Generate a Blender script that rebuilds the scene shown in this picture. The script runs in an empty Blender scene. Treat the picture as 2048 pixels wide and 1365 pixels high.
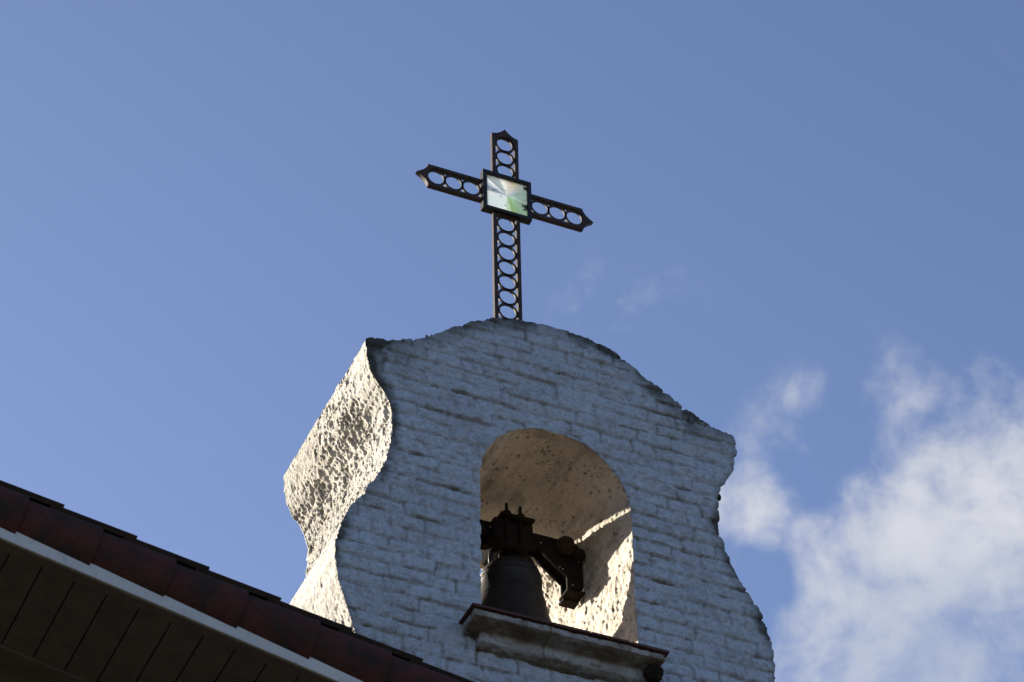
import bpy, bmesh, math, random
import numpy as np
from mathutils import Matrix, Vector
from math import radians, sin, cos, pi

random.seed(7)
SC = bpy.context.scene
COL = SC.collection

# ------------------------------------------------------------------ camera
CAM = Vector((-5.2123, -11.0241, 1.6))
F_PX = 6150.0
TH, YA, RO = 0.7206, 0.4259, -0.0216      # pitch up, turned towards +x, roll
fwd = Vector((sin(YA) * cos(TH), cos(YA) * cos(TH), sin(TH)))
r0 = Vector((cos(YA), -sin(YA), 0))
u0 = r0.cross(fwd)
rgt = r0 * cos(RO) + u0 * sin(RO)
upv = -r0 * sin(RO) + u0 * cos(RO)
cd = bpy.data.cameras.new('camera')
cam = bpy.data.objects.new('camera', cd)
COL.objects.link(cam)
cam.matrix_world = Matrix(((rgt.x, upv.x, -fwd.x, CAM.x), (rgt.y, upv.y, -fwd.y, CAM.y),
                           (rgt.z, upv.z, -fwd.z, CAM.z), (0, 0, 0, 1)))
cd.sensor_width = 36.0
cd.lens = F_PX / 2048 * 36.0
cd.clip_start = 0.1
cd.clip_end = 5000
cd.dof.use_dof = True
cd.dof.focus_distance = 16.0
cd.dof.aperture_fstop = 7.0
SC.camera = cam

# ------------------------------------------------------------------ light
SUN_EL = radians(15.6)
SUN_AZ = radians(-22.0)          # from +y towards +x
EXPOSURE = 1.85
SKY_STRENGTH = 0.0553
SUN_STRENGTH = 5.0

sun_dir = Vector((sin(SUN_AZ) * cos(SUN_EL), cos(SUN_AZ) * cos(SUN_EL), sin(SUN_EL)))
sl = bpy.data.lights.new('sun', 'SUN')
sl.energy = SUN_STRENGTH
sl.angle = radians(0.5)
sl.color = (1.0, 0.90, 0.76)
so = bpy.data.objects.new('sun', sl)
COL.objects.link(so)
so.rotation_euler = (-sun_dir).to_track_quat('-Z', 'Y').to_euler()

W = bpy.data.worlds.new('World')
SC.world = W
W.use_nodes = True
nt = W.node_tree
for n_ in list(nt.nodes):
    nt.nodes.remove(n_)


def WN(t, **k):
    n = nt.nodes.new(t)
    for a, b in k.items():
        setattr(n, a, b)
    return n


wo = WN('ShaderNodeOutputWorld')
bg = WN('ShaderNodeBackground')
bg.inputs['Strength'].default_value = SKY_STRENGTH
nt.links.new(bg.outputs[0], wo.inputs[0])
sky = WN('ShaderNodeTexSky', sky_type='NISHITA', sun_disc=False)
sky.sun_elevation = SUN_EL
sky.sun_rotation = SUN_AZ
sky.altitude = 100
sky.air_density = 1.0
sky.dust_density = 0.6
sky.ozone_density = 3.0
tc = WN('ShaderNodeTexCoord')
# clouds: noise on the sky's direction, gathered round a few bearings
DIRS = []


def bearing(px, py):
    v = rgt * ((px - 1024) / F_PX) - upv * ((py - 682.5) / F_PX) + fwd
    return v.normalized()


CLOUDS = [  # bearing, angular radius, weight
    ((1860, 1190), 440, 0.78), ((1700, 1330), 270, 0.55), ((1480, 985), 170, 0.52),
    ((1600, 900), 190, 0.30), ((1810, 830), 170, 0.32), ((1975, 950), 270, 0.52),
    ((1565, 1320), 130, 0.46), ((1160, 618), 110, 0.24), ((1230, 630), 120, 0.26), ((1385, 608), 90, 0.07),
    ((1580, 850), 100, 0.13), ((440, 935), 90, 0.09), ((2010, 130), 110, 0.04), ((1720, 720), 110, 0.05), ((430, 1110), 120, 0.10),
    ((2300, 1500), 500, 0.5), ((1700, 1800), 400, 0.3),
]
acc = None


def wmath(op, a, b=None, clamp=False):
    n = WN('ShaderNodeMath', operation=op, use_clamp=clamp)
    for i, v in enumerate((a, b)):
        if v is None:
            continue
        if isinstance(v, (int, float)):
            n.inputs[i].default_value = v
        else:
            nt.links.new(v, n.inputs[i])
    return n.outputs[0]


warp = WN('ShaderNodeTexNoise')
warp.inputs['Scale'].default_value = 26.0
warp.inputs['Detail'].default_value = 4.0
nt.links.new(tc.outputs['Generated'], warp.inputs['Vector'])
wsub = WN('ShaderNodeVectorMath', operation='SUBTRACT')
nt.links.new(warp.outputs['Color'], wsub.inputs[0])
wsub.inputs[1].default_value = (0.5, 0.5, 0.5)
wsc = WN('ShaderNodeVectorMath', operation='SCALE')
wsc.inputs['Scale'].default_value = 0.035
nt.links.new(wsub.outputs[0], wsc.inputs[0])
wadd = WN('ShaderNodeVectorMath', operation='ADD')
nt.links.new(tc.outputs['Generated'], wadd.inputs[0])
nt.links.new(wsc.outputs[0], wadd.inputs[1])
for (p, r, w) in CLOUDS:
    d = bearing(*p)
    vd = WN('ShaderNodeVectorMath', operation='DISTANCE')
    nt.links.new(wadd.outputs[0], vd.inputs[0])
    vd.inputs[1].default_value = d
    mr = WN('ShaderNodeMapRange', interpolation_type='SMOOTHSTEP')
    mr.inputs['From Min'].default_value = r * 1.25 / F_PX
    mr.inputs['From Max'].default_value = r * 0.15 / F_PX
    mr.inputs['To Min'].default_value = 0.0
    mr.inputs['To Max'].default_value = w * .88
    nt.links.new(vd.outputs['Value'], mr.inputs['Value'])
    acc = mr.outputs[0] if acc is None else wmath('MAXIMUM', acc, mr.outputs[0])
for (p, r, w) in (((1600, 1010), 90, .34), ((1530, 1140), 70, .34), ((1690, 900), 80, .26), ((1900, 1010), 70, .16), ((1640, 1250), 70, .16)):
    vd = WN('ShaderNodeVectorMath', operation='DISTANCE')
    nt.links.new(wadd.outputs[0], vd.inputs[0])
    vd.inputs[1].default_value = bearing(*p)
    mr = WN('ShaderNodeMapRange', interpolation_type='SMOOTHSTEP')
    mr.inputs['From Min'].default_value = r * 1.3 / F_PX
    mr.inputs['From Max'].default_value = 0.0
    mr.inputs['To Min'].default_value = 0.0
    mr.inputs['To Max'].default_value = w
    nt.links.new(vd.outputs['Value'], mr.inputs['Value'])
    acc = wmath('MAXIMUM', wmath('SUBTRACT', acc, mr.outputs[0]), 0.0)
cn = WN('ShaderNodeTexNoise')
cn.inputs['Scale'].default_value = 28.0
cn.inputs['Detail'].default_value = 9.0
cn.inputs['Roughness'].default_value = 0.64
cn.inputs['Distortion'].default_value = 0.25
mp = WN('ShaderNodeMapping')
mp.inputs['Location'].default_value = (3.1, 1.7, 0.4)
nt.links.new(tc.outputs['Generated'], mp.inputs[0])
nt.links.new(mp.outputs[0], cn.inputs['Vector'])
dens = wmath('ADD', wmath('MULTIPLY', wmath('SUBTRACT', cn.outputs['Fac'], 0.5), 1.75), acc)
mrd = WN('ShaderNodeMapRange', interpolation_type='SMOOTHSTEP')
mrd.inputs['From Min'].default_value = 0.08
mrd.inputs['From Max'].default_value = 0.86
nt.links.new(dens, mrd.inputs['Value'])
cover = wmath('MULTIPLY', mrd.outputs[0], wmath('MULTIPLY', acc, 5.0, clamp=True))
cc = WN('ShaderNodeMixRGB')
cc.inputs[1].default_value = (2.3, 2.6, 3.3, 1)
cc.inputs[2].default_value = (3.6, 3.65, 3.9, 1)
cn2 = WN('ShaderNodeTexNoise')
cn2.inputs['Scale'].default_value = 14.0
cn2.inputs['Detail'].default_value = 5.0
nt.links.new(mp.outputs[0], cn2.inputs['Vector'])
mr2 = WN('ShaderNodeMapRange')
mr2.inputs['From Min'].default_value = 0.35
mr2.inputs['From Max'].default_value = 0.6
nt.links.new(cn2.outputs['Fac'], mr2.inputs['Value'])
nt.links.new(mr2.outputs[0], cc.inputs[0])
mx = WN('ShaderNodeMixRGB')
nt.links.new(wmath('MULTIPLY', cover, 0.97), mx.inputs[0])
hs = WN('ShaderNodeHueSaturation')
hs.inputs['Saturation'].default_value = 1.0
nt.links.new(sky.outputs[0], hs.inputs['Color'])
tint = WN('ShaderNodeMixRGB', blend_type='MULTIPLY')
tint.inputs[0].default_value = 1.0
tint.inputs[2].default_value = (1.06, .90, .95, 1)      # camera white balance of the blue
nt.links.new(hs.outputs[0], tint.inputs[1])
nt.links.new(tint.outputs[0], mx.inputs[1])
nt.links.new(cc.outputs[0], mx.inputs[2])
nt.links.new(mx.outputs[0], bg.inputs['Color'])

SC.view_settings.view_transform = 'Standard'
SC.view_settings.look = 'None'
SC.view_settings.exposure = EXPOSURE
SC.view_settings.gamma = 1.0

# ------------------------------------------------------------------ helpers


def tag(o, label=None, cat=None, group=None, kind=None):
    if label: o['label'] = label
    if cat: o['category'] = cat
    if group: o['group'] = group
    if kind: o['kind'] = kind
    return o


def thing(name, label, cat, loc=(0, 0, 0)):
    o = bpy.data.objects.new(name, None)
    o.location = loc
    o.empty_display_size = 0.2
    COL.objects.link(o)
    return tag(o, label, cat)


def link_mesh(name, me, mat, parent=None, smooth=False):
    if mat: me.materials.append(mat)
    if smooth:
        me.polygons.foreach_set('use_smooth', [True] * len(me.polygons))
    o = bpy.data.objects.new(name, me)
    COL.objects.link(o)
    if parent:
        o.parent = parent
        o.matrix_parent_inverse = Matrix.Translation(-world_loc(parent))
    return o


def world_loc(o):
    v = Vector(o.location)
    if o.parent:
        v = v + world_loc(o.parent) + o.matrix_parent_inverse.to_translation()
    return v


def obj(name, bm, mat, parent=None, smooth=False, bevel=0.0, seg=2):
    if bevel:
        ed = [e for e in bm.edges if len(e.link_faces) == 2 and e.calc_face_angle(0) > 0.6]
        bmesh.ops.bevel(bm, geom=ed, offset=bevel, segments=seg, affect='EDGES', clamp_overlap=True)
    bmesh.ops.recalc_face_normals(bm, faces=bm.faces)
    me = bpy.data.meshes.new(name)
    bm.to_mesh(me)
    bm.free()
    return link_mesh(name, me, mat, parent, smooth)


def box(bm, x0, x1, y0, y1, z0, z1, tr=None):
    vs = [bm.verts.new((x, y, z)) for x in (x0, x1) for y in (y0, y1) for z in (z0, z1)]
    for f in ((0, 1, 3, 2), (4, 6, 7, 5), (0, 4, 5, 1), (2, 3, 7, 6), (0, 2, 6, 4), (1, 5, 7, 3)):
        bm.faces.new([vs[i] for i in f])
    if tr: bmesh.ops.transform(bm, matrix=tr, verts=vs)
    return vs


def prism(bm, pts, y0, y1, holes=()):
    """outline in x,z pushed from y0 to y1, with holes cut through"""
    loops = []
    edges = []
    for loop in (pts,) + tuple(holes):
        vs = [bm.verts.new((x, y0, z)) for x, z in loop]
        es = [bm.edges.new((vs[i], vs[(i + 1) % len(vs)])) for i in range(len(vs))]
        loops.append(vs)
        edges += es
    r = bmesh.ops.triangle_fill(bm, edges=edges, use_beauty=True)
    faces = [g for g in r['geom'] if isinstance(g, bmesh.types.BMFace)]
    ex = bmesh.ops.extrude_face_region(bm, geom=faces, use_keep_orig=True)
    nv = [g for g in ex['geom'] if isinstance(g, bmesh.types.BMVert)]
    for v in nv: v.co.y = y1
    return nv


def circle(cx, cz, r, n=28, a0=0.0):
    return [(cx + r * cos(a0 + 2 * pi * i / n), cz + r * sin(a0 + 2 * pi * i / n)) for i in range(n)]


def lathe(bm, prof, cx, cy, n=64):
    rings = []
    for r, z in prof:
        rings.append([bm.verts.new((cx + r * cos(2 * pi * i / n), cy + r * sin(2 * pi * i / n), z)) for i in range(n)])
    for a, b in zip(rings, rings[1:]):
        for i in range(n):
            bm.faces.new((a[i], a[(i + 1) % n], b[(i + 1) % n], b[i]))
    return rings


def tube(bm, pts, r, n=10, cap=True):
    rings = []
    pts = [Vector(p) for p in pts]
    for i, p in enumerate(pts):
        t = (pts[min(i + 1, len(pts) - 1)] - pts[max(i - 1, 0)]).normalized()
        a = t.cross(Vector((0.13, 0.31, 0.94)))
        if a.length < .1: a = t.cross(Vector((1, 0, 0)))
        a.normalize()
        b = t.cross(a)
        rr = r[i] if isinstance(r, (list, tuple)) else r
        rings.append([bm.verts.new(p + a * rr * cos(2 * pi * k / n) + b * rr * sin(2 * pi * k / n)) for k in range(n)])
    for a, b in zip(rings, rings[1:]):
        for i in range(n):
            bm.faces.new((a[i], a[(i + 1) % n], b[(i + 1) % n], b[i]))
    if cap:
        bm.faces.new(rings[0][::-1])
        bm.faces.new(rings[-1])


# ---- numpy noise
def _hash(ix, iy, iz, seed):
    h = (ix.astype(np.int64) * 374761393 + iy.astype(np.int64) * 668265263 + iz.astype(np.int64) * 2147483647 + seed * 1274126177) & 0xffffffff
    h = ((h ^ (h >> 13)) * 1274126177) & 0xffffffff
    h = ((h ^ (h >> 16)) * 2246822519) & 0xffffffff
    return ((h ^ (h >> 15)) & 0xffffff) / float(0xffffff)


def vn(p, scale, seed=0):
    q = p * np.asarray(scale)
    i = np.floor(q)
    f = q - i
    f = f * f * f * (f * (f * 6 - 15) + 10)
    i = i.astype(np.int64)
    out = 0
    for dx in (0, 1):
        for dy in (0, 1):
            for dz in (0, 1):
                w = (f[:, 0] if dx else 1 - f[:, 0]) * (f[:, 1] if dy else 1 - f[:, 1]) * (f[:, 2] if dz else 1 - f[:, 2])
                out = out + w * _hash(i[:, 0] + dx, i[:, 1] + dy, i[:, 2] + dz, seed)
    return out * 2 - 1


def fbm(p, scale, oct=4, rough=.5, seed=0):
    s = np.asarray(scale, float) * np.ones(3)
    a, t, o = 1.0, 0.0, 0
    for k in range(oct):
        o = o + a * vn(p, s, seed + k * 17)
        t += a
        a *= rough
        s = s * 2.03
    return o / t


def sstep(a, b, x):
    t = np.clip((x - a) / (b - a), 0, 1)
    return t * t * (3 - 2 * t)


def get_np(me):
    n = len(me.vertices)
    co = np.empty(n * 3, np.float32)
    me.vertices.foreach_get('co', co)
    no = np.empty(n * 3, np.float32)
    me.vertex_normals.foreach_get('vector', no)
    return co.reshape(-1, 3).astype(float), no.reshape(-1, 3).astype(float)


def set_col(me, name, rgba):
    a = me.color_attributes.new(name, 'FLOAT_COLOR', 'POINT')
    a.data.foreach_set('color', np.ascontiguousarray(rgba, np.float32).ravel())


def voxel(bm, size, name):
    """closed mesh -> even dense skin"""
    me = bpy.data.meshes.new('tmp')
    bmesh.ops.recalc_face_normals(bm, faces=bm.faces)
    bm.to_mesh(me)
    bm.free()
    o = bpy.data.objects.new('tmp', me)
    COL.objects.link(o)
    m = o.modifiers.new('r', 'REMESH')
    m.mode = 'VOXEL'
    m.voxel_size = size
    m.adaptivity = 0
    dg = bpy.context.evaluated_depsgraph_get()
    me2 = bpy.data.meshes.new_from_object(o.evaluated_get(dg))
    me2.name = name
    bpy.data.objects.remove(o)
    bpy.data.meshes.remove(me)
    me2.materials.clear()
    return me2


# ------------------------------------------------------------------ materials
def mat(name):
    m = bpy.data.materials.new(name)
    m.use_nodes = True
    t = m.node_tree
    return m, t, t.nodes['Principled BSDF']


def N(t, ty, ins=None, **k):
    n = t.nodes.new(ty)
    for a, b in k.items(): setattr(n, a, b)
    for a, b in (ins or {}).items():
        if isinstance(b, bpy.types.NodeSocket): t.links.new(b, n.inputs[a])
        else: n.inputs[a].default_value = b
    return n


def noise(t, scale, detail=5, rough=.55, vec=None, dist=0.0):
    n = N(t, 'ShaderNodeTexNoise', {'Scale': scale, 'Detail': detail, 'Roughness': rough, 'Distortion': dist})
    if vec is None:
        vec = N(t, 'ShaderNodeTexCoord').outputs['Object']
    t.links.new(vec, n.inputs['Vector'])
    return n.outputs['Fac']


def ramp(t, val, a, b, lo=0.0, hi=1.0):
    return N(t, 'ShaderNodeMapRange', {'Value': val, 'From Min': a, 'From Max': b, 'To Min': lo, 'To Max': hi},
             interpolation_type='SMOOTHSTEP').outputs[0]


def mixc(t, f, a, b):
    n = t.nodes.new('ShaderNodeMixRGB')
    for i, v in enumerate((f, a, b)):
        if isinstance(v, bpy.types.NodeSocket): t.links.new(v, n.inputs[i])
        elif isinstance(v, tuple): n.inputs[i].default_value = v + (1,)
        else: n.inputs[i].default_value = v
    return n.outputs[0]


def mul(t, a, b, op='MULTIPLY'):
    n = t.nodes.new('ShaderNodeMath')
    n.operation = op
    for i, v in enumerate((a, b)):
        if isinstance(v, bpy.types.NodeSocket): t.links.new(v, n.inputs[i])
        else: n.inputs[i].default_value = v
    return n.outputs[0]


def bump(t, bs, h, dist, strength=1.0):
    b = N(t, 'ShaderNodeBump', {'Height': h, 'Distance': dist, 'Strength': strength})
    t.links.new(b.outputs[0], bs.inputs['Normal'])


def limewash(name, base, inner, flank=None):
    m, t, bs = mat(name)
    at = N(t, 'ShaderNodeAttribute', attribute_name='wear_light')
    sp = N(t, 'ShaderNodeSeparateColor', {'Color': at.outputs['Color']})
    big = noise(t, 2.2, 5, .6)
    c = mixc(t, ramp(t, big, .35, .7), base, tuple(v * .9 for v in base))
    c = mixc(t, sp.outputs[2], c, inner)  # warm bounce light painted into the opening's colour
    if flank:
        c = mixc(t, at.outputs['Alpha'], flank, c)  # sunlit cream tone painted onto the flanks
    # greenish grey bloom in patches
    c = mixc(t, mul(t, ramp(t, noise(t, 9, 6, .65), .5, .75), .28), c, (.34, .33, .27))
    # pits and specks
    face_only = mul(t, 1.0, mul(t, sp.outputs[2], .75), 'SUBTRACT')
    c = mixc(t, mul(t, mul(t, ramp(t, noise(t, 38, 7, .75), .42, .66), .38), face_only), c, (.20, .20, .19))
    v1 = ramp(t, noise(t, 80, 4, .6), .57, .72)
    c = mixc(t, mul(t, v1, .55), c, (.13, .12, .09))
    c = mixc(t, sp.outputs[0], c, (.15, .125, .075))
    c = mixc(t, sp.outputs[1], c, (.045, .045, .036))
    t.links.new(c, bs.inputs['Base Color'])
    bs.inputs['Roughness'].default_value = .9
    bs.inputs['Specular IOR Level'].default_value = .25
    mpn = N(t, 'ShaderNodeMapping', {'Vector': N(t, 'ShaderNodeTexCoord').outputs['Object'], 'Scale': (1.0, 1.0, .6)})
    h = mul(t, noise(t, 60, 6, .7, vec=mpn.outputs[0]), noise(t, 170, 4, .7, vec=mpn.outputs[0]), 'ADD')
    bump(t, bs, h, .015, 1.0)
    return m


def plain(name, col, rough=.7, var=.3, scale=12, metallic=0.0, bmp=.002, second=None, spec=.4):
    m, t, bs = mat(name)
    f = ramp(t, noise(t, scale, 6, .62), .35, .68)
    c = mixc(t, f, col, second or tuple(v * (1 - var) for v in col))
    c = mixc(t, mul(t, ramp(t, noise(t, scale * 6, 3), .55, .72), .4), c, tuple(v * .5 for v in col))
    t.links.new(c, bs.inputs['Base Color'])
    bs.inputs['Roughness'].default_value = rough
    bs.inputs['Metallic'].default_value = metallic
    bs.inputs['Specular IOR Level'].default_value = spec
    bump(t, bs, noise(t, scale * 5, 5), bmp)
    return m


M_wall = limewash('limewashed brick', (.55, .67, .80), (.86, .78, .65), (.75, .73, .65))  # same white paint; sky shade, warm bounce and sun painted into its tones
M_sill = limewash('weathered sill plaster', (.52, .56, .60), (.5, .4, .3))
M_tile = plain('dark clay slab', (.075, .028, .020), .75, .5, 14, bmp=.003)
M_iron = plain('rusty black iron', (.014, .014, .014), .6, .4, 30, bmp=.001, second=(.05, .025, .014), spec=.3)
M_frame = plain('painted dark metal', (.012, .013, .015), .5, .4, 20, bmp=.001, spec=.3)
M_black = plain('old black steel', (.012, .010, .009), .95, .4, 20, bmp=.001, second=(.024, .016, .011), spec=.06)
M_bronze = plain('dark bronze', (.015, .015, .017), .55, .5, 16, metallic=.2, bmp=.002, second=(.022, .019, .017), spec=.25)
M_nest = plain('mud nest', (.10, .055, .032), .95, .7, 60, bmp=.010)
M_nestd = plain('dark mud nest', (.03, .022, .016), .95, .5, 60, bmp=.006)
M_moss = plain('dark moss', (.025, .028, .015), .95, .5, 80, bmp=.004)
M_rtile = plain('red clay roof tile', (.062, .020, .015), .85, .5, 9, bmp=.006, second=(.020, .015, .013), spec=.2)
M_rcap = plain('blackened clay tile', (.035, .022, .018), .8, .5, 8, bmp=.002, second=(.02, .018, .016))
M_fascia = plain('white painted board', (.44, .47, .48), .6, .12, 4, bmp=.0006)
M_soffit = plain('brown stained board', (.135, .112, .105), .75, .25, 9, bmp=.0008)
M_build = plain('olive render', (.06, .06, .035), .9, .2, 5, bmp=.003)
M_ground = plain('grass and dry earth', (.155, .125, .085), .95, .3, .3, bmp=.01, second=(.09, .085, .05))

# ------------------------------------------------------------------ ground
bm = bmesh.new()
g = 2000
vs = [bm.verts.new(p) for p in ((-g, -g, 0), (g, -g, 0), (g, g, 0), (-g, g, 0))]
bm.faces.new(vs)
tag(obj('ground', bm, M_ground), kind='structure')

# ------------------------------------------------------------------ bell gable
OUT = [(-1.0, 8.8), (-1.0, 9.85), (-1.02, 10.0), (-1.062, 10.142), (-1.089, 10.23), (-1.113, 10.305), (-1.133, 10.359), (-1.150, 10.425), (-1.161, 10.502),
       (-1.166, 10.572), (-1.162, 10.643), (-1.141, 10.722), (-1.121, 10.789), (-1.089, 10.869), (-1.028, 10.959),
       (-.961, 11.081), (-.912, 11.209), (-.890, 11.318), (-.879, 11.425), (-.880, 11.52), (-.901, 11.591),
       (-.928, 11.649), (-.970, 11.704), (-1.002, 11.762), (-1.024, 11.854), (-1.034, 11.970), (-.979, 11.978),
       (-.911, 11.995), (-.836, 12.018), (-.767, 12.050), (-.698, 12.095), (-.622, 12.152), (-.538, 12.215),
       (-.453, 12.276), (-.381, 12.320), (-.309, 12.349), (-.223, 12.374), (-.145, 12.391), (-.05, 12.402),
       (.036, 12.407), (.137, 12.409), (.232, 12.399), (.304, 12.378), (.403, 12.343), (.491, 12.291), (.571, 12.227),
       (.659, 12.167), (.717, 12.123), (.782, 12.077), (.855, 12.030), (.952, 11.995), (1.041, 11.978),
       (1.074, 11.966), (1.078, 11.937), (1.070, 11.847), (1.053, 11.772), (1.006, 11.679), (.970, 11.617),
       (.949, 11.559), (.940, 11.513), (.934, 11.391), (.938, 11.293), (.960, 11.230), (.989, 11.151),
       (1.027, 11.064), (1.053, 11.003), (1.095, 10.949), (1.133, 10.863), (1.162, 10.785), (1.190, 10.709),
       (1.204, 10.618), (1.203, 10.515), (1.190, 10.42), (1.168, 10.32), (1.135, 10.22), (1.10, 10.13), (1.06, 10.0), (1.04, 9.85), (1.04, 8.8)]
THICK = 1.20
ARC_X, ARC_Z, ARC_R = 0.012, 11.262, 0.420
SILL_Z = 10.322
HOLE = [(-.402, SILL_Z), (.434, SILL_Z)] + [(ARC_X + ARC_R * cos(a), ARC_Z + ARC_R * sin(a)) for a in [pi * i / 30 for i in range(31)]]

gable = thing('bell_gable', 'whitewashed brick bell gable with scalloped sides and an arched opening', 'bell gable', (0.02, THICK / 2, 8.8))
bm = bmesh.new()
prism(bm, OUT, 0.0, THICK, [HOLE])
me = voxel(bm, 0.0066, 'wall')
co, no = get_np(me)
x, y, z = co.T
P = co
# which skin: face (front/back), opening, flank/top
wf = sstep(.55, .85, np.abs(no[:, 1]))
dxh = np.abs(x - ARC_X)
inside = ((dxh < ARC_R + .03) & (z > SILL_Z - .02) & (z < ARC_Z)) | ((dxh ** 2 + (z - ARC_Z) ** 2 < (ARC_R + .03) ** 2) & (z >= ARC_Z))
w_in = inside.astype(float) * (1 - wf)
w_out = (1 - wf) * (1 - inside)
# courses
CH = .0795
zz = z + .007 * vn(P, (1.3, 1.3, 1.6), 3) + .0025 * vn(P, (7, 7, 5), 4)
zz = zz + .002 * vn(P, (14, 14, 14), 10)
row = np.floor(zz / CH).astype(np.int64)
fz = zz / CH - row
z1 = np.zeros_like(row)


def cells(u, L, jit, seed):
    off = (row % 2) * .5 + (_hash(row, z1, z1, seed) - .5) * .35
    uu = u / L + off + 0.06 * vn(P, 14, seed + 5)
    k = np.floor(uu).astype(np.int64)
    best = np.full(len(u), 9.0)
    idx = k.copy()
    for d in (-1, 0, 1, 2):
        pos = (k + d) + (_hash(row, k + d, z1, seed + 1) - .5) * jit
        best = np.minimum(best, np.abs(uu - pos))
        idx = np.where((uu > pos) & (d >= 1), k + d, idx)
    j0 = k + (_hash(row, k, z1, seed + 1) - .5) * jit
    idx = np.where(uu < j0, k - 1, idx)
    return best * L, idx


dv, bi = cells(x, .178, .34, 11)
fz_raw = fz.copy()
fz = np.clip(fz + .13 * (_hash(row, bi, z1, 47) - .5) + .10 * (_hash(row, bi, z1, 48) - .5) * np.sin(x * 35), -.12, 1.12)
dh_low = np.abs(fz) * CH            # height above the joint underneath
dh_up = np.abs(1 - fz) * CH
jh = np.exp(-(dh_low / .009) ** 2) + np.exp(-(dh_up / .004) ** 2)
jstr = .75 + .55 * sstep(-.5, .5, fbm(P, (3.0, 3, 9), 3, .6, 21))
jv = np.exp(-(dv / .007) ** 2) * (.3 + .7 * _hash(row, bi, z1, 5))
bo = (_hash(row, bi, z1, 31) - .5)
f1 = fbm(P, (9, 12, 16), 4, .55, 41)
f2 = fbm(P, (38, 38, 55), 3, .6, 42)
tilt = _hash(row, bi, z1, 33) - .5
jh = np.exp(-(dh_low / .0085) ** 2) + np.exp(-(dh_up / .0055) ** 2)
jv = np.exp(-(dv / .0085) ** 2) * (.55 + .45 * _hash(row, bi, z1, 5))
f1 = fbm(P, (13, 13, 15), 4, .6, 41)
f2 = fbm(P, (42, 42, 46), 3, .6, 42)
gate0 = sstep(.25, .6, _hash(row, bi, z1, 36)) * sstep(.0, .03, dv)
step_in = sstep(.50, 1.0, fz + .10 * vn(P, (9, 9, 9), 45))
amp = .55 + .75 * _hash(row, bi, z1, 46)
d_face = -.0065 * step_in * amp - .0075 * jh * jstr * (.35 + .8 * gate0) - .0085 * jv + .013 * bo + .008 * (_hash(row, bi, z1, 49) - .5) * np.clip(dv / .06, 0, 1) + .0045 * f1 + .0060 * f2 + .0028 * fbm(P, (95, 60, 95), 2, .6, 43) + .010 * vn(P, 1.1, 77) + .006
# flanks: cut brick ends, deep and ragged
dh_low_f, dh_up_f = dh_low, dh_up
dh_low = fz_raw * CH
dh_up = (1 - fz_raw) * CH
dvs, bis = cells(y, .115, .6, 51)
net = np.maximum(np.exp(-(np.minimum(dh_low, dh_up) / .014) ** 2), np.exp(-(dvs / .015) ** 2))
bo2 = _hash(row, bis, z1, 52)
g1 = fbm(P, (16, 11, 16), 4, .6, 61)
g2 = fbm(P, (48, 34, 48), 3, .65, 62)
rough_amt = .45 + .75 * sstep(-.35, .35, fbm(P, 2.2, 2, .5, 63))
rough_amt = np.where(z < 10.75, rough_amt * .6, rough_amt)
chunk = (bo2 > .62) * 1.0
g3 = fbm(P, (75, 40, 75), 2, .6, 64)
g2 = fbm(P, (48, 52, 30), 3, .65, 62)
g3 = fbm(P, (80, 85, 42), 2, .6, 64)
r2 = 1 - 2 * np.abs(vn(P, (62, 64, 26), 66))
course = np.exp(-(np.minimum(dh_low, dh_up) / .007) ** 2)
d_out = rough_amt * (.005 * g1 + .0075 * g2 + .0080 * g3 + .0035 * r2 - .011 * course * sstep(-.3, .3, g1) + .004 * net * sstep(0, .4, -g1) - .012 * chunk * sstep(.6, .2, net) * sstep(-.4, .1, g2)) - .006
d_out *= .66
d_out *= .35 + .65 * sstep(0, .25, 1 - np.maximum(no[:, 2], 0))
# opening: plaster dashed with pits
h1 = fbm(P, (12, 8, 12), 4, .55, 71)
h2 = fbm(P, (44, 44, 20), 3, .65, 72)
pit = sstep(.40, .6, fbm(P, (62, 50, 48), 2, .6, 73) + .14 * fbm(P, (6, 5, 6), 2, .5, 79))
d_in = .010 * h1 + .0065 * h2 - .005 * pit + .008 * vn(P, 5, 76) - .0035 * np.exp(-(np.minimum(dh_low, dh_up) / .008) ** 2) * (z < ARC_Z)
disp = wf * d_face + w_in * d_in + w_out * d_out
edge = 1 - np.abs(2 * wf - 1)
co2 = co + no * disp[:, None]
# edge chips on the vertical arrises
co2 += (fbm(P, 16, 4, .65, 81) * (.006 + .006 * w_in))[:, None] * no * edge[:, None]
me.vertices.foreach_set('co', np.ascontiguousarray(co2, np.float32).ravel())
# stains and lichen, plus masks for light painted into the wall tones
dh_low, dh_up = dh_low_f, dh_up_f
gate = sstep(.30, .55, _hash(row, bi, z1, 36)) * sstep(.0, .035, dv)
stain = np.clip((np.exp(-(dh_low / .008) ** 2) + np.exp(-(dh_up / .005) ** 2)) * (.52 + .60 * gate) * sstep(-.15, .5, fbm(P, (7, 3, 16), 4, .65, 91) + .25 * (_hash(row, bi, z1, 34) - .5)) * .85, 0, 1) * wf
stain += wf * .22 * _hash(row, bi, z1, 35) * sstep(-.2, .4, fbm(P, (30, 30, 30), 3, .6, 93))
stain += wf * .60 * jv * sstep(-.2, .4, fbm(P, (8, 8, 8), 3, .6, 94))
stain += .30 * sstep(.25, .6, fbm(P, (22, 22, 40), 3, .6, 92)) * wf
stain += w_in * (.75 * pit + .28 * sstep(.0, .45, fbm(P, (7, 5, 9), 4, .65, 74)) + .22 * sstep(.05, .4, fbm(P, (20, 4, 20), 3, .6, 75)))
stain += w_out * .28 * sstep(-.35, .5, (y - .45) + .5 * fbm(P, (5, 5, 5), 4, .6, 98)) * sstep(10.6, 11.2, z)
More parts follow.
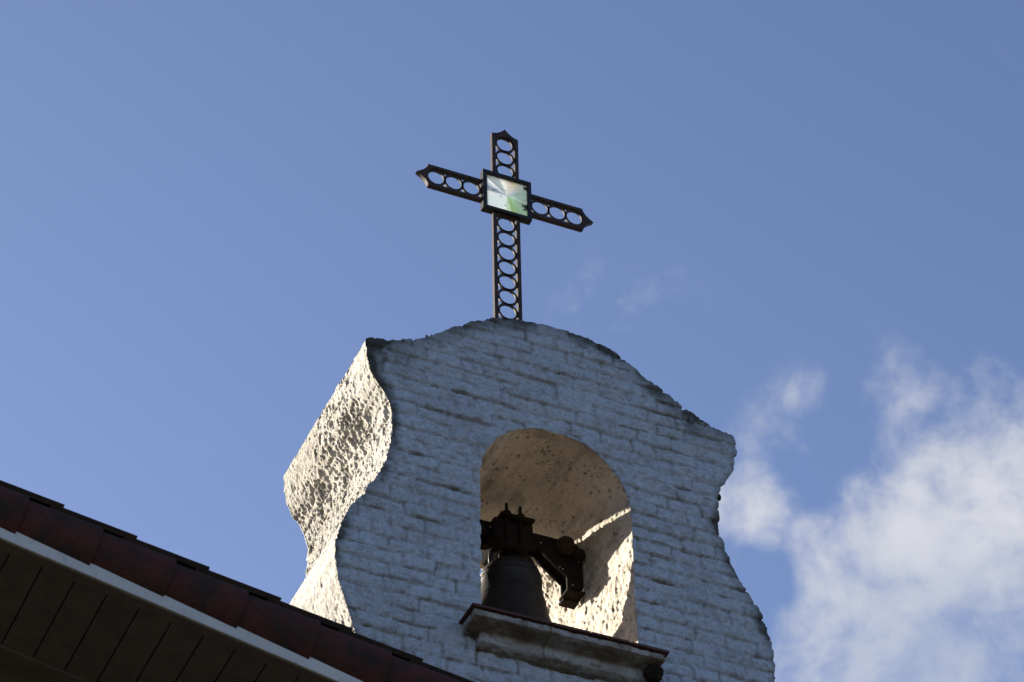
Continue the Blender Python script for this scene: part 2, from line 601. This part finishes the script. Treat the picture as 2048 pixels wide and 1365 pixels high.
stain += w_out * (.30 * sstep(.1, .6, -g1) + .5 * chunk * (1 - net) * sstep(-.2, .4, g2))
poly = np.array(OUT)
dtop = np.full(len(x), 9.0)
for a, b in zip(poly, poly[1:]):
    if min(a[1], b[1]) < 9.9: continue
    horiz = abs(b[0] - a[0]) / (np.hypot(*(b - a)) + 1e-9)
    top = a[1] > 11.9
    t = np.clip(((x - a[0]) * (b[0] - a[0]) + (z - a[1]) * (b[1] - a[1])) / ((b - a) ** 2).sum(), 0, 1)
    d = np.hypot(x - a[0] - t * (b[0] - a[0]), z - a[1] - t * (b[1] - a[1]))
    out_right = (a[0] > .9 and a[1] < 11.4 and a[1] > 10.7)
    out_left = (a[0] < -.85 and a[1] < 12 and a[1] > 10.6)
    k = 1.0 if top else (1.3 if out_right else (1.5 if out_left else 4.0))
    dtop = np.minimum(dtop, d * k)
corner = np.exp(-(((x + 1.0) / .16) ** 2 + ((z - 11.9) / .14) ** 2)) + .8 * np.exp(-(((x - .83) / .16) ** 2 + ((z - 12.0) / .10) ** 2))
ln = fbm(P, (11, 11, 15), 4, .6, 95)
lich = sstep(.10, .0, dtop + .05 * ln - .006) * wf * (.35 + .5 * sstep(-.3, .4, fbm(P, 5, 2, .5, 96)))
lich = np.clip(lich + corner * wf * sstep(-.45, .30, ln) * 1.0, 0, .92)
tops = sstep(.35, .7, no[:, 2]) * (z > 11)
lich = np.clip(lich + tops * .8 + w_out * .25 * sstep(.1, .5, fbm(P, 14, 3, .6, 97)), 0, .92)
patch = np.exp(-(((x - .34) / .055) ** 2 + ((z - 12.335) / .035) ** 2)) * wf
lich = np.clip(lich + patch * .8 * sstep(-.4, .2, ln), 0, .92)
set_col(me, 'wear_light', np.stack([np.clip(stain, 0, .92), lich, w_in, np.clip(wf + w_in, 0, 1)], 1))
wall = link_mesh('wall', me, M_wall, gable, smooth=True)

# sill: plaster mouldings under clay slabs
bm = bmesh.new()


def xprofile(bm, prof, xa, xb, inset=0.0):
    """profile in y,z swept along x"""
    n = len(prof)
    A = [bm.verts.new((xa, p[0], p[1])) for p in prof]
    B = [bm.verts.new((xb, p[0], p[1])) for p in prof]
    bm.faces.new(A)
    bm.faces.new(B[::-1])
    for i in range(n):
        bm.faces.new((A[i], B[i], B[(i + 1) % n], A[(i + 1) % n]))


SZ = 10.318
# upper band, its ends sloping back to the wall face
pa = [(-.150, SZ), (-.150, SZ - .034), (-.055, SZ - .060), (.06, SZ - .060), (.06, SZ)]
xprofile(bm, pa, -.505, .503)
pb = [(-.052, SZ - .045), (-.060, SZ - .075), (-.056, SZ - .110), (-.030, SZ - .132), (.0, SZ - .138), (.06, SZ - .138), (.06, SZ - .045)]
xprofile(bm, pb, -.438, .455)
me = voxel(bm, 0.006, 'sill')
co, no = get_np(me)
x, y, z = co.T
P = co
co += no * (.0085 * fbm(P, (9, 14, 20), 4, .6, 5) + .0035 * fbm(P, 60, 2, .6, 6))[:, None]
me.vertices.foreach_set('co', np.ascontiguousarray(co, np.float32).ravel())
under = sstep(.2, -.6, no[:, 2])
crack = np.exp(-((x + .105 + .006 * vn(P, (1, 1, 30), 8)) / .004) ** 2) + .8 * np.exp(-((x - .31 + .006 * vn(P, (1, 1, 30), 9)) / .004) ** 2) * (z > SZ - .05)
st = .40 * sstep(-.2, .5, fbm(P, (8, 8, 14), 4, .6, 15)) + .85 * crack + .45 * sstep(.1, .5, fbm(P, (26, 26, 40), 3, .6, 18))
st += .45 * np.exp(-((z - (SZ - .050)) / .016) ** 2) * (y < -.03)
# darker round the step between the bands and towards the bottom
st += .45 * np.exp(-((z - (SZ - .045)) / .022) ** 2) * sstep(-.5, .4, fbm(P, (6, 6, 6), 3, .6, 16)) + .5 * sstep(SZ - .10, SZ - .135, z)
red = np.exp(-(((x + .455) / .03) ** 2 + ((z - SZ + .06) / .03) ** 2))
set_col(me, 'wear_light', np.stack([np.clip(st + .6 * red, 0, .92), .35 * sstep(.2, .6, fbm(P, 12, 3, .6, 17)), 0 * x, np.ones_like(x)], 1))
sill = link_mesh('sill', me, M_sill, gable, smooth=True)
xs = [-.523, -.315, -.107, .101, .309, .520]
for i in range(5):
    bm = bmesh.new()
    j = random.uniform(-.0015, .0015)
    vsx = box(bm, xs[i] + (.0018 if i else 0), xs[i + 1] - .0018, -.168 + j * 2, .10, SZ + .001, SZ + .014 + j)
    bmesh.ops.subdivide_edges(bm, edges=bm.edges[:], cuts=6, use_grid_fill=True)
    c2 = np.array([v.co[:] for v in bm.verts])
    nn = fbm(c2, 25, 3, .6, 200 + i) * .0022
    for v, q in zip(bm.verts, nn): v.co.z += q; v.co.y += q * 1.2
    obj('sill_slab', bm, M_tile, sill)
bm = bmesh.new()
box(bm, -.39, .42, .103, THICK + .03, SZ - .0, SZ + .012)
obj('opening_floor', bm, M_tile, gable)

# ------------------------------------------------------------------ roof cross
CXX, CXZ = 0.007, 13.820
YF, YB = .516, .545
cross = thing('roof_cross', 'black iron openwork cross with square glass centre on top of the bell gable', 'cross', (CXX, .54, 12.33))
HW = .083     # half width of each arm
RW = .0225     # rail width
PITCH = .110


def finial(dirn, base, tip):
    """solid pointed end with two hollow curves, in local (along, across)"""
    pts = []
    n = 8
    for i in range(n + 1):
        t = i / n
        # concave curve from corner to tip
        a = base + (tip - base) * (1 - (1 - t) ** .62) if False else base + (tip - base) * (t ** 1.9)
        pts.append((a, HW * (1 - t)))
    pts = pts + [(a, -w) for a, w in pts[::-1][1:]]
    return pts


def loc2(dirn, a, w):
    dx, dz = dirn
    return (CXX + dx * a - dz * w, CXZ + dz * a + dx * w)


def ringpts(c, r, n=32):
    return circle(c[0], c[1], r, n)


BOXH = .151
arms = [((0, 1), .491, .546, [.212, .320, .427]), ((-1, 0), .482, .552, [.214, .322, .431]), ((1, 0), .482, .550, [.214, .322, .431])]
for di, (dirn, corner_a, tip_a, rings) in enumerate(arms):
    nm = 'upright_top' if di == 0 else 'cross_arm'
    start = BOXH - .012
    # side rails and pointed end plate in one piece
    bm = bmesh.new()
    r_end = rings[-1]
    outer = [loc2(dirn, start, -HW)] + [loc2(dirn, a, w) for a, w in finial(dirn, corner_a, tip_a)[::-1]] + [loc2(dirn, start, HW)]
    inn = HW - RW
    # opening between the rails: from start+bar to the last ring, closed by a half round
    hole = [loc2(dirn, start + .016, -inn)] + [loc2(dirn, r_end + inn * sin(t) * 0.9, -inn * cos(t)) for t in [pi * k / 14 for k in range(15)]] + [loc2(dirn, start + .016, inn)]
    prism(bm, outer, YF, YB, [hole])
    arm = obj(nm, bm, M_iron, cross, bevel=.0012, seg=1)
    for rc in rings:
        bm = bmesh.new()
        c = loc2(dirn, rc, 0)
        prism(bm, ringpts(c, .0610), YF + .008, YF + .019, [ringpts(c, .0480)])
        obj('ring', bm, M_iron, arm)
# lower upright: two rails and seven rings
bm = bmesh.new()
zb = 12.30
outer = [(CXX - HW, CXZ - BOXH + .012), (CXX - HW, zb), (CXX + HW, zb), (CXX + HW, CXZ - BOXH + .012)]
hole = [(CXX - HW + RW, CXZ - BOXH - .004), (CXX - HW + RW, zb + .03), (CXX + HW - RW, zb + .03), (CXX + HW - RW, CXZ - BOXH - .004)]
prism(bm, outer, YF, YB, [hole])
up = obj('upright', bm, M_iron, cross, bevel=.0012, seg=1)
for k in range(12):
    zc = 13.610 - k * .1108
    if zc < 12.38: break
    bm = bmesh.new()
    prism(bm, ringpts((CXX, zc), .0615), YF + .008, YF + .019, [ringpts((CXX, zc), .0485)])
    obj('ring', bm, M_iron, up)
# centre frame and pane
bm = bmesh.new()
q = BOXH
cxz = CXZ + .004
prism(bm, [(CXX - q, cxz - q), (CXX + q, cxz - q), (CXX + q, cxz + q), (CXX - q, cxz + q)], .497, .544,
      [[(CXX - q + .024, cxz - q + .024), (CXX + q - .024, cxz - q + .024), (CXX + q - .024, cxz + q - .024), (CXX - q + .024, cxz + q - .024)]])
frm = obj('centre_frame', bm, M_frame, cross, bevel=.002, seg=1)
# coloured glass: fine grid, colours per point
G = 96
gy = .512
pw = q - .022
vv = []
for j in range(G + 1):
    for i in range(G + 1):
        vv.append((CXX - pw + 2 * pw * i / G, gy, cxz - pw + 2 * pw * j / G))
ff = [(j * (G + 1) + i, j * (G + 1) + i + 1, (j + 1) * (G + 1) + i + 1, (j + 1) * (G + 1) + i) for j in range(G) for i in range(G)]
nv = len(vv)
vv += [(a, gy + .004, c) for a, b, c in vv]
ff += [tuple(nv + k for k in f[::-1]) for f in ff]
me = bpy.data.meshes.new('glass_pane')
me.from_pydata(vv, [], ff)
A = np.array(vv)
u = (A[:, 0] - CXX) / pw
v = (A[:, 2] - cxz) / pw
u0_, v0_ = 0.02, 0.02
ang = np.degrees(np.arctan2(v - v0_, u - u0_)) % 360
secs = [(0, (.62, .80, .72)), (14, (.55, .72, .72)), (38, (.70, .78, .85)), (58, (.80, .82, .80)), (78, (.82, .84, .86)), (90, (.95, .97, .93)),
        (112, (.60, .70, .74)), (134, (.50, .60, .66)), (141, (.97, .98, .97)), (149, (.72, .82, .90)), (160, (.48, .58, .66)), (180, (.86, .93, .95)),
        (200, (.80, .90, .93)), (235, (.82, .92, .92)), (268, (.70, .85, .70)), (282, (.52, .72, .38)), (302, (.50, .78, .48)), (318, (.62, .86, .62)),
        (326, (.50, .74, .58)), (342, (.60, .84, .72)), (349, (.95, .97, .88)), (354, (.60, .82, .72))]
cA = np.zeros((len(A), 3))
for k, (a0, c0) in enumerate(secs):
    a1 = secs[(k + 1) % len(secs)][0] if k + 1 < len(secs) else 360
    m_ = (ang >= a0) & (ang < a1)
    cA[m_] = c0
P = A * 1.0
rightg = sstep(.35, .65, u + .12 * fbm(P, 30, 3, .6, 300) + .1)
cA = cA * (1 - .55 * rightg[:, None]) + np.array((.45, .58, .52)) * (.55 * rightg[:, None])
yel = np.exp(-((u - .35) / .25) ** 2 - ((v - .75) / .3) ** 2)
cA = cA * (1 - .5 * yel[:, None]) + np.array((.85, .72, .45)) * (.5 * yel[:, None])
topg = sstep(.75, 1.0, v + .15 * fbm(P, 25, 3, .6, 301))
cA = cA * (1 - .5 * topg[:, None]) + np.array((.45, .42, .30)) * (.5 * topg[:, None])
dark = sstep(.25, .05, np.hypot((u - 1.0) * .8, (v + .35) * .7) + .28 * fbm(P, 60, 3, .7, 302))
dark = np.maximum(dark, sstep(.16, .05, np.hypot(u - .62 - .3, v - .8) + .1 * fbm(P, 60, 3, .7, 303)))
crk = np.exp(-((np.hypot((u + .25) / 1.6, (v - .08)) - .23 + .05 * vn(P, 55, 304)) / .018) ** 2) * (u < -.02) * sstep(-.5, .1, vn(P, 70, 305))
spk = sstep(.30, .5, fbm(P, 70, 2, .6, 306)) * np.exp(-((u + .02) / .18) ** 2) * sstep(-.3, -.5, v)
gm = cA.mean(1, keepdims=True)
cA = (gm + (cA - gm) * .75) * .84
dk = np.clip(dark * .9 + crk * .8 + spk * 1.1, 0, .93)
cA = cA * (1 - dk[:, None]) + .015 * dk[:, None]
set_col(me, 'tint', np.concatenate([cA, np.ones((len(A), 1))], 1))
m, t, bs = mat('painted glass')
at_ = N(t, 'ShaderNodeAttribute', attribute_name='tint')
tr = N(t, 'ShaderNodeBsdfTranslucent', {'Color': at_.outputs['Color']})
df = N(t, 'ShaderNodeBsdfDiffuse', {'Color': at_.outputs['Color']})
ms = N(t, 'ShaderNodeMixShader', {0: .40})
t.links.new(df.outputs[0], ms.inputs[1])
t.links.new(tr.outputs[0], ms.inputs[2])
t.links.new(ms.outputs[0], t.nodes['Material Output'].inputs[0])
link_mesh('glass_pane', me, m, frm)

# ------------------------------------------------------------------ bell and its hangings
BX, BY = -0.022, .50
bell = thing('church_bell', 'dark bronze bell hanging from a heavy headstock in the arched opening', 'bell', (BX, BY, 10.85))
bz = 10.65
prof = [(.250, bz), (.250, bz + .010), (.240, bz + .030), (.217, bz + .075), (.212, bz + .082), (.197, bz + .125), (.184, bz + .175), (.176, bz + .225), (.172, bz + .232),
        (.174, bz + .238), (.168, bz + .246), (.162, bz + .290), (.157, bz + .340), (.161, bz + .346), (.157, bz + .354), (.154, bz + .370), (.158, bz + .376), (.152, bz + .384), (.146, bz + .405), (.128, bz + .425),
        (.098, bz + .438), (.050, bz + .445), (.001, bz + .447)]
prof = [(r * 1.03, bz + (z - bz) * 1.12) for r, z in prof]
inner = [(r - .022, z) for r, z in prof[3:-4]]
inner = [(.001, bz + .45), (.09, bz + .445)] + inner[::-1] + [(.225, bz + .008), (.245, bz)]
bm = bmesh.new()
lathe(bm, prof[::-1] + inner[::-1], BX, BY, 96)
obj('bell_body', bm, M_bronze, bell, smooth=True)
for (ox, rot) in ((-.085, 0), (.085, 0), (0, 90), (-.035, 20)):
    bm = bmesh.new()
    pts = []
    for k in range(15):
        a = pi * (k / 14)
        pts.append((.034 * cos(a), 0, .030 + .052 * sin(a)))
    pts = [(.034, 0, -.02)] + pts + [(-.034, 0, -.02)]
    R_ = Matrix.Rotation(radians(rot), 3, 'Z')
    tube(bm, [Vector((BX + ox, BY - .02, bz + .495)) + R_ @ Vector(p) for p in pts], .0125, 10)
    obj('crown_loop', bm, M_bronze, bell, smooth=True)
bm = bmesh.new()
prof = [(-.140, 11.368), (-.142, 11.30), (-.138, 11.255), (-.115, 11.215), (-.085, 11.190), (.050, 11.190), (.070, 11.225), (.080, 11.27), (.078, 11.368)]
prism(bm, [(px_ - .045 + .03, pz) for px_, pz in prof], .385, .62)
obj('headstock', bm, M_black, bell, bevel=.008)
for k, rx in enumerate((-.094, -.016)):
    bm = bmesh.new()
    tube(bm, [(rx, .372, 11.22), (rx, .372, 11.455)], .0085, 10)
    rod = obj('hanger_bolt', bm, M_black, bell, smooth=True)
    bm = bmesh.new()
    tube(bm, [(rx, .372, 11.372), (rx, .372, 11.378), (rx, .372, 11.392), (rx, .372, 11.402), (rx, .372, 11.410)], [.026, .027, .026, .019, .013], 12)
    obj('nut', bm, M_black, rod)
    bm = bmesh.new()
    tube(bm, [(rx, .64, 11.22), (rx, .64, 11.446)], .0085, 10)
    obj('hanger_bolt', bm, M_black, bell, smooth=True)
bm = bmesh.new()
box(bm, -.134, .058, .350, .66, 11.3685, 11.382)
obj('clamp_plate', bm, M_black, bell, bevel=.003)
bm = bmesh.new()
tube(bm, [(BX, BY, bz + .40), (BX, BY, bz + .12), (BX, BY, bz + .07), (BX, BY, bz + .03), (BX, BY, bz - .01)], [.010, .013, .034, .034, .012], 12)
obj('clapper', bm, M_black, bell, smooth=True)

frame = thing('bell_beam', 'black metal beam with angled brackets spanning the arched opening behind the bell', 'beam', (.012, .5, 11.28))
XC = -.038


def half(s):
    return [(.355, 11.372), (.368, 11.30), (.368, 11.078), (.278, 11.062), (.276, 11.140), (.160, 11.238), (.120, 11.282)]


right = half(1)
left = [(2 * XC - a, b) for a, b in right]
poly = right + left[::-1]
bm = bmesh.new()
prism(bm, poly, .445, .462)
obj('front_plate', bm, M_black, frame, bevel=.002, seg=1)
bm = bmesh.new()
prism(bm, [(a * 1.0, b - .002) for a, b in poly], .520, .535)
obj('back_plate', bm, M_black, frame, bevel=.002, seg=1)
# web between the two plates, set up inside the lower edge
bm = bmesh.new()
low = [(.278, 11.062), (.276, 11.140), (.160, 11.238), (.120, 11.282)]
low = low + [(2 * XC - a, b) for a, b in low[::-1]]
off = .016
inn2 = []
for i, (a, b) in enumerate(low):
    p0 = Vector(low[max(i - 1, 0)])
    p1 = Vector(low[min(i + 1, len(low) - 1)])
    d = (p1 - p0).normalized()
    nrm = Vector((-d.y, d.x)) * -1
    inn2.append((a + nrm.x * off, b + nrm.y * off))
th = []
for i, (a, b) in enumerate(inn2):
    p0 = Vector(inn2[max(i - 1, 0)])
    p1 = Vector(inn2[min(i + 1, len(inn2) - 1)])
    d = (p1 - p0).normalized()
    nrm = Vector((-d.y, d.x)) * -1
    th.append((a + nrm.x * .006, b + nrm.y * .006))
prism(bm, inn2 + th[::-1], .4625, .5195)
obj('web', bm, M_black, frame)
for s in (1, -1):
    X = lambda a: XC + s * (a - XC)
    bm = bmesh.new()
    xa, xb = sorted((X(.272), X(.374)))
    box(bm, xa, xb, .440, .545, 11.048, 11.060)
    box(bm, xa + .006, xb - .006, .505, .565, 11.032, 11.0475)
    ft = obj('foot', bm, M_black, frame, bevel=.002, seg=1)
    bm = bmesh.new()
    tube(bm, [(X(.36), .50, 11.085), (X(.45), .50, 11.085)], .016, 8)
    obj('wall_bolt', bm, M_black, frame)
for a, b in ((-.155, 11.335), (.075, 11.322), (.130, 11.315), (.235, 11.185), (.252, 11.178), (.345, 11.25), (.305, 11.09)):
    bm = bmesh.new()
    tube(bm, [(a, .4445, b), (a, .4395, b)], .0038, 8)
    obj('rivet', bm, M_fascia, frame)


def nest(name, label, c, r, mt, seed, sq=(1, 1, 1)):
    bm = bmesh.new()
    bmesh.ops.create_icosphere(bm, subdivisions=6, radius=1.0)
    c0 = np.array([v.co[:] for v in bm.verts])
    d = 1 + .16 * fbm(c0 + seed, 2.2, 3, .6, seed) + .13 * fbm(c0, 9, 4, .7, seed + 3) + .14 * np.abs(vn(c0, 14, seed + 5)) - .16 * sstep(.15, .5, fbm(c0, 6, 3, .7, seed + 8))
    for v, k in zip(bm.verts, d):
        v.co = Vector((v.co.x * sq[0], v.co.y * sq[1], v.co.z * sq[2])) * (k * r) + Vector(c)
    o = obj(name, bm, mt, None)
    return tag(o, label, 'nest')


bell.location += Vector((.052, .115, .096))
frame.location += Vector((.05, .11, .092))
nest('mud_nest', 'round brown mud nest, the larger one on the beam right of the bell', (.313, .528, 11.408), .047, M_nest, 3)
nest('mud_nest', 'small dark nest wedged between the larger nest and the opening wall', (.389, .535, 11.375), .032, M_nestd, 9)
nest('mud_nest', 'dark lumpy nest tucked under the right end of the sill', (.468, -.085, 10.238), .044, M_nestd, 14, (1, 1, 1.1))
o = nest('moss_tuft', 'tiny dark moss tuft clinging to the right edge of the bell gable', (.955, .01, 11.545), .013, M_moss, 23, (1, 1, 1.5))
o['category'] = 'moss'

# ------------------------------------------------------------------ church building, its roof verge in front of the gable
SL = math.atan(.2155)
O_ = Vector((0, -1.2, 8.576))
U = Vector((cos(SL), 0, -sin(SL)))
NN = Vector((sin(SL), 0, cos(SL)))
XR = -5.2                                   # ridge
Tr = Matrix(((U.x, 0, NN.x, O_.x), (0, 1, 0, O_.y), (U.z, 0, NN.z, O_.z), (0, 0, 0, 1)))   # (s, y, n) -> world
S0, S1 = XR / cos(SL), 3.6
bld = thing('church_building', 'church building with red clay roof tiles, white verge board and brown soffit', 'building', (0, 1, 0))
RD = 7.0                                    # roof depth


def to_world(bm, T=Tr):
    bmesh.ops.transform(bm, matrix=T, verts=bm.verts[:])


# verge board
bm = bmesh.new()
box(bm, S0, S1, .0, .014, .012, .17)
to_world(bm)
obj('verge_board', bm, M_fascia, bld, bevel=.002, seg=1)
# soffit: edge trim, boards, wall trim
bm = bmesh.new()
box(bm, S0, S1, .0145, .072, .010, .03)
box(bm, S0, S1, .655, .76, .004, .03)
to_world(bm)
obj('soffit_trim', bm, M_soffit, bld, bevel=.0015, seg=1)
bm = bmesh.new()
s = S0 + .02
bw = .1435
ph = (-2.707 / cos(SL)) % bw
s = S0 + (ph - S0) % bw
while s < S1 - bw:
    box(bm, s + .0035, s + bw - .0035, .0725, .6545, .012, .028)
    s += bw
box(bm, S0, S1, .07, .66, .0285, .034)
to_world(bm)
obj('soffit_boards', bm, M_soffit, bld, bevel=.0015, seg=1)
# roof deck
bm = bmesh.new()
box(bm, S0, S1, .05, RD, .035, .12)
to_world(bm)
obj('roof_deck', bm, M_soffit, bld)


def barrel(bm, s0, s1, yc, nc, ra, rb, a0, a1, thick, n=14, m=3, wob=0.0):
    """curved tile shell from s0 (uphill, radius ra) to s1 (downhill, radius rb)"""
    ri = []
    for j in range(m + 1):
        t = j / m
        s_ = s0 + (s1 - s0) * t
        r = ra + (rb - ra) * t
        lift = nc + wob * t
        o1 = [bm.verts.new((s_, yc + r * cos(a0 + (a1 - a0) * k / n), lift + r * sin(a0 + (a1 - a0) * k / n))) for k in range(n + 1)]
        o2 = [bm.verts.new((s_, yc + (r - thick) * cos(a0 + (a1 - a0) * k / n), lift + (r - thick) * sin(a0 + (a1 - a0) * k / n))) for k in range(n + 1)]
        ri.append((o1, o2))
    for (p1, p2), (q1, q2) in zip(ri, ri[1:]):
        for k in range(n):
            bm.faces.new((p1[k], p1[k + 1], q1[k + 1], q1[k]))
            bm.faces.new((p2[k], q2[k], q2[k + 1], p2[k + 1]))
        bm.faces.new((p1[0], q1[0], q2[0], p2[0]))
        bm.faces.new((p1[n], p2[n], q2[n], q1[n]))
    for (p1, p2) in (ri[0], ri[-1]):
        for k in range(n):
            bm.faces.new((p1[k], p2[k], p2[k + 1], p1[k + 1]))


EXP = .3275
# rake tiles hanging over the verge: lower end of each laps over the next
bm = bmesh.new()
s_j = -2.360 / cos(SL)                       # a lap, measured along the slope
k0 = int((S0 - s_j) / EXP)
for k in range(k0, 18):
    se = s_j + k * EXP
    if se > S1: break
    jt = random.uniform(-.002, .002)
    barrel(bm, max(se - EXP - .06, S0), se, .100, .160 + jt, .131, .146, radians(88), radians(262), .014, n=22, wob=.004)
to_world(bm)
obj('rake_tiles', bm, M_rtile, bld, smooth=False)
# cap tiles over them
bm = bmesh.new()
s_c = -2.538 / cos(SL)
k0 = int((S0 - s_c) / EXP)
for k in range(k0, 20):
    se = s_c + k * EXP
    if se > S1: break
    barrel(bm, max(se - EXP - .05, S0), se, .150, .178, .177, .186, radians(30), radians(138), .022, n=14, wob=.008)
to_world(bm)
obj('cap_tiles', bm, M_rcap, bld)
# field of barrel tiles, upper side
bm = bmesh.new()
for r_ in range(1, int((RD - .3) / .21)):
    yc = .135 + r_ * .21
    k = k0
    while s_c + k * EXP < S1:
        se = s_c + k * EXP
        barrel(bm, max(se - EXP - .05, S0), se, yc, .10, .088, .100, radians(0), radians(180), .014, n=6, m=1, wob=.010)
        k += 1
# the wall gap of the bell gable is left as it is: tiles run up to it
to_world(bm)
obj('roof_tiles', bm, M_rtile, bld)
# other slope behind the ridge
T2 = Matrix.Translation((2 * XR, 0, 0)) @ Matrix.Scale(-1, 4, (1, 0, 0))
bm = bmesh.new()
box(bm, S0, 0.6, .0, RD, .02, .16)
to_world(bm, T2 @ Tr)
obj('roof_slope', bm, M_rtile, bld)
bm = bmesh.new()
zr = O_.z + .24 + (-XR) * .2155
for k in range(18):
    tube(bm, [(XR, -1.27 + k * .39, zr - .06), (XR, -1.27 + k * .39 + .42, zr - .06 + .012)], [.115, .125], 14)
obj('ridge_tiles', bm, M_rtile, bld)
# walls
bm = bmesh.new()
zt = lambda xx: O_.z + .03 - .2155 * abs(xx - XR) + .2155 * (-XR)
wl = [(-9.5, 0), (3.2, 0), (3.2, zt(3.2)), (XR, zt(XR)), (-9.5, zt(-9.5))]
prism(bm, wl, -.44, 5.4)
obj('building_wall', bm, M_build, bld)
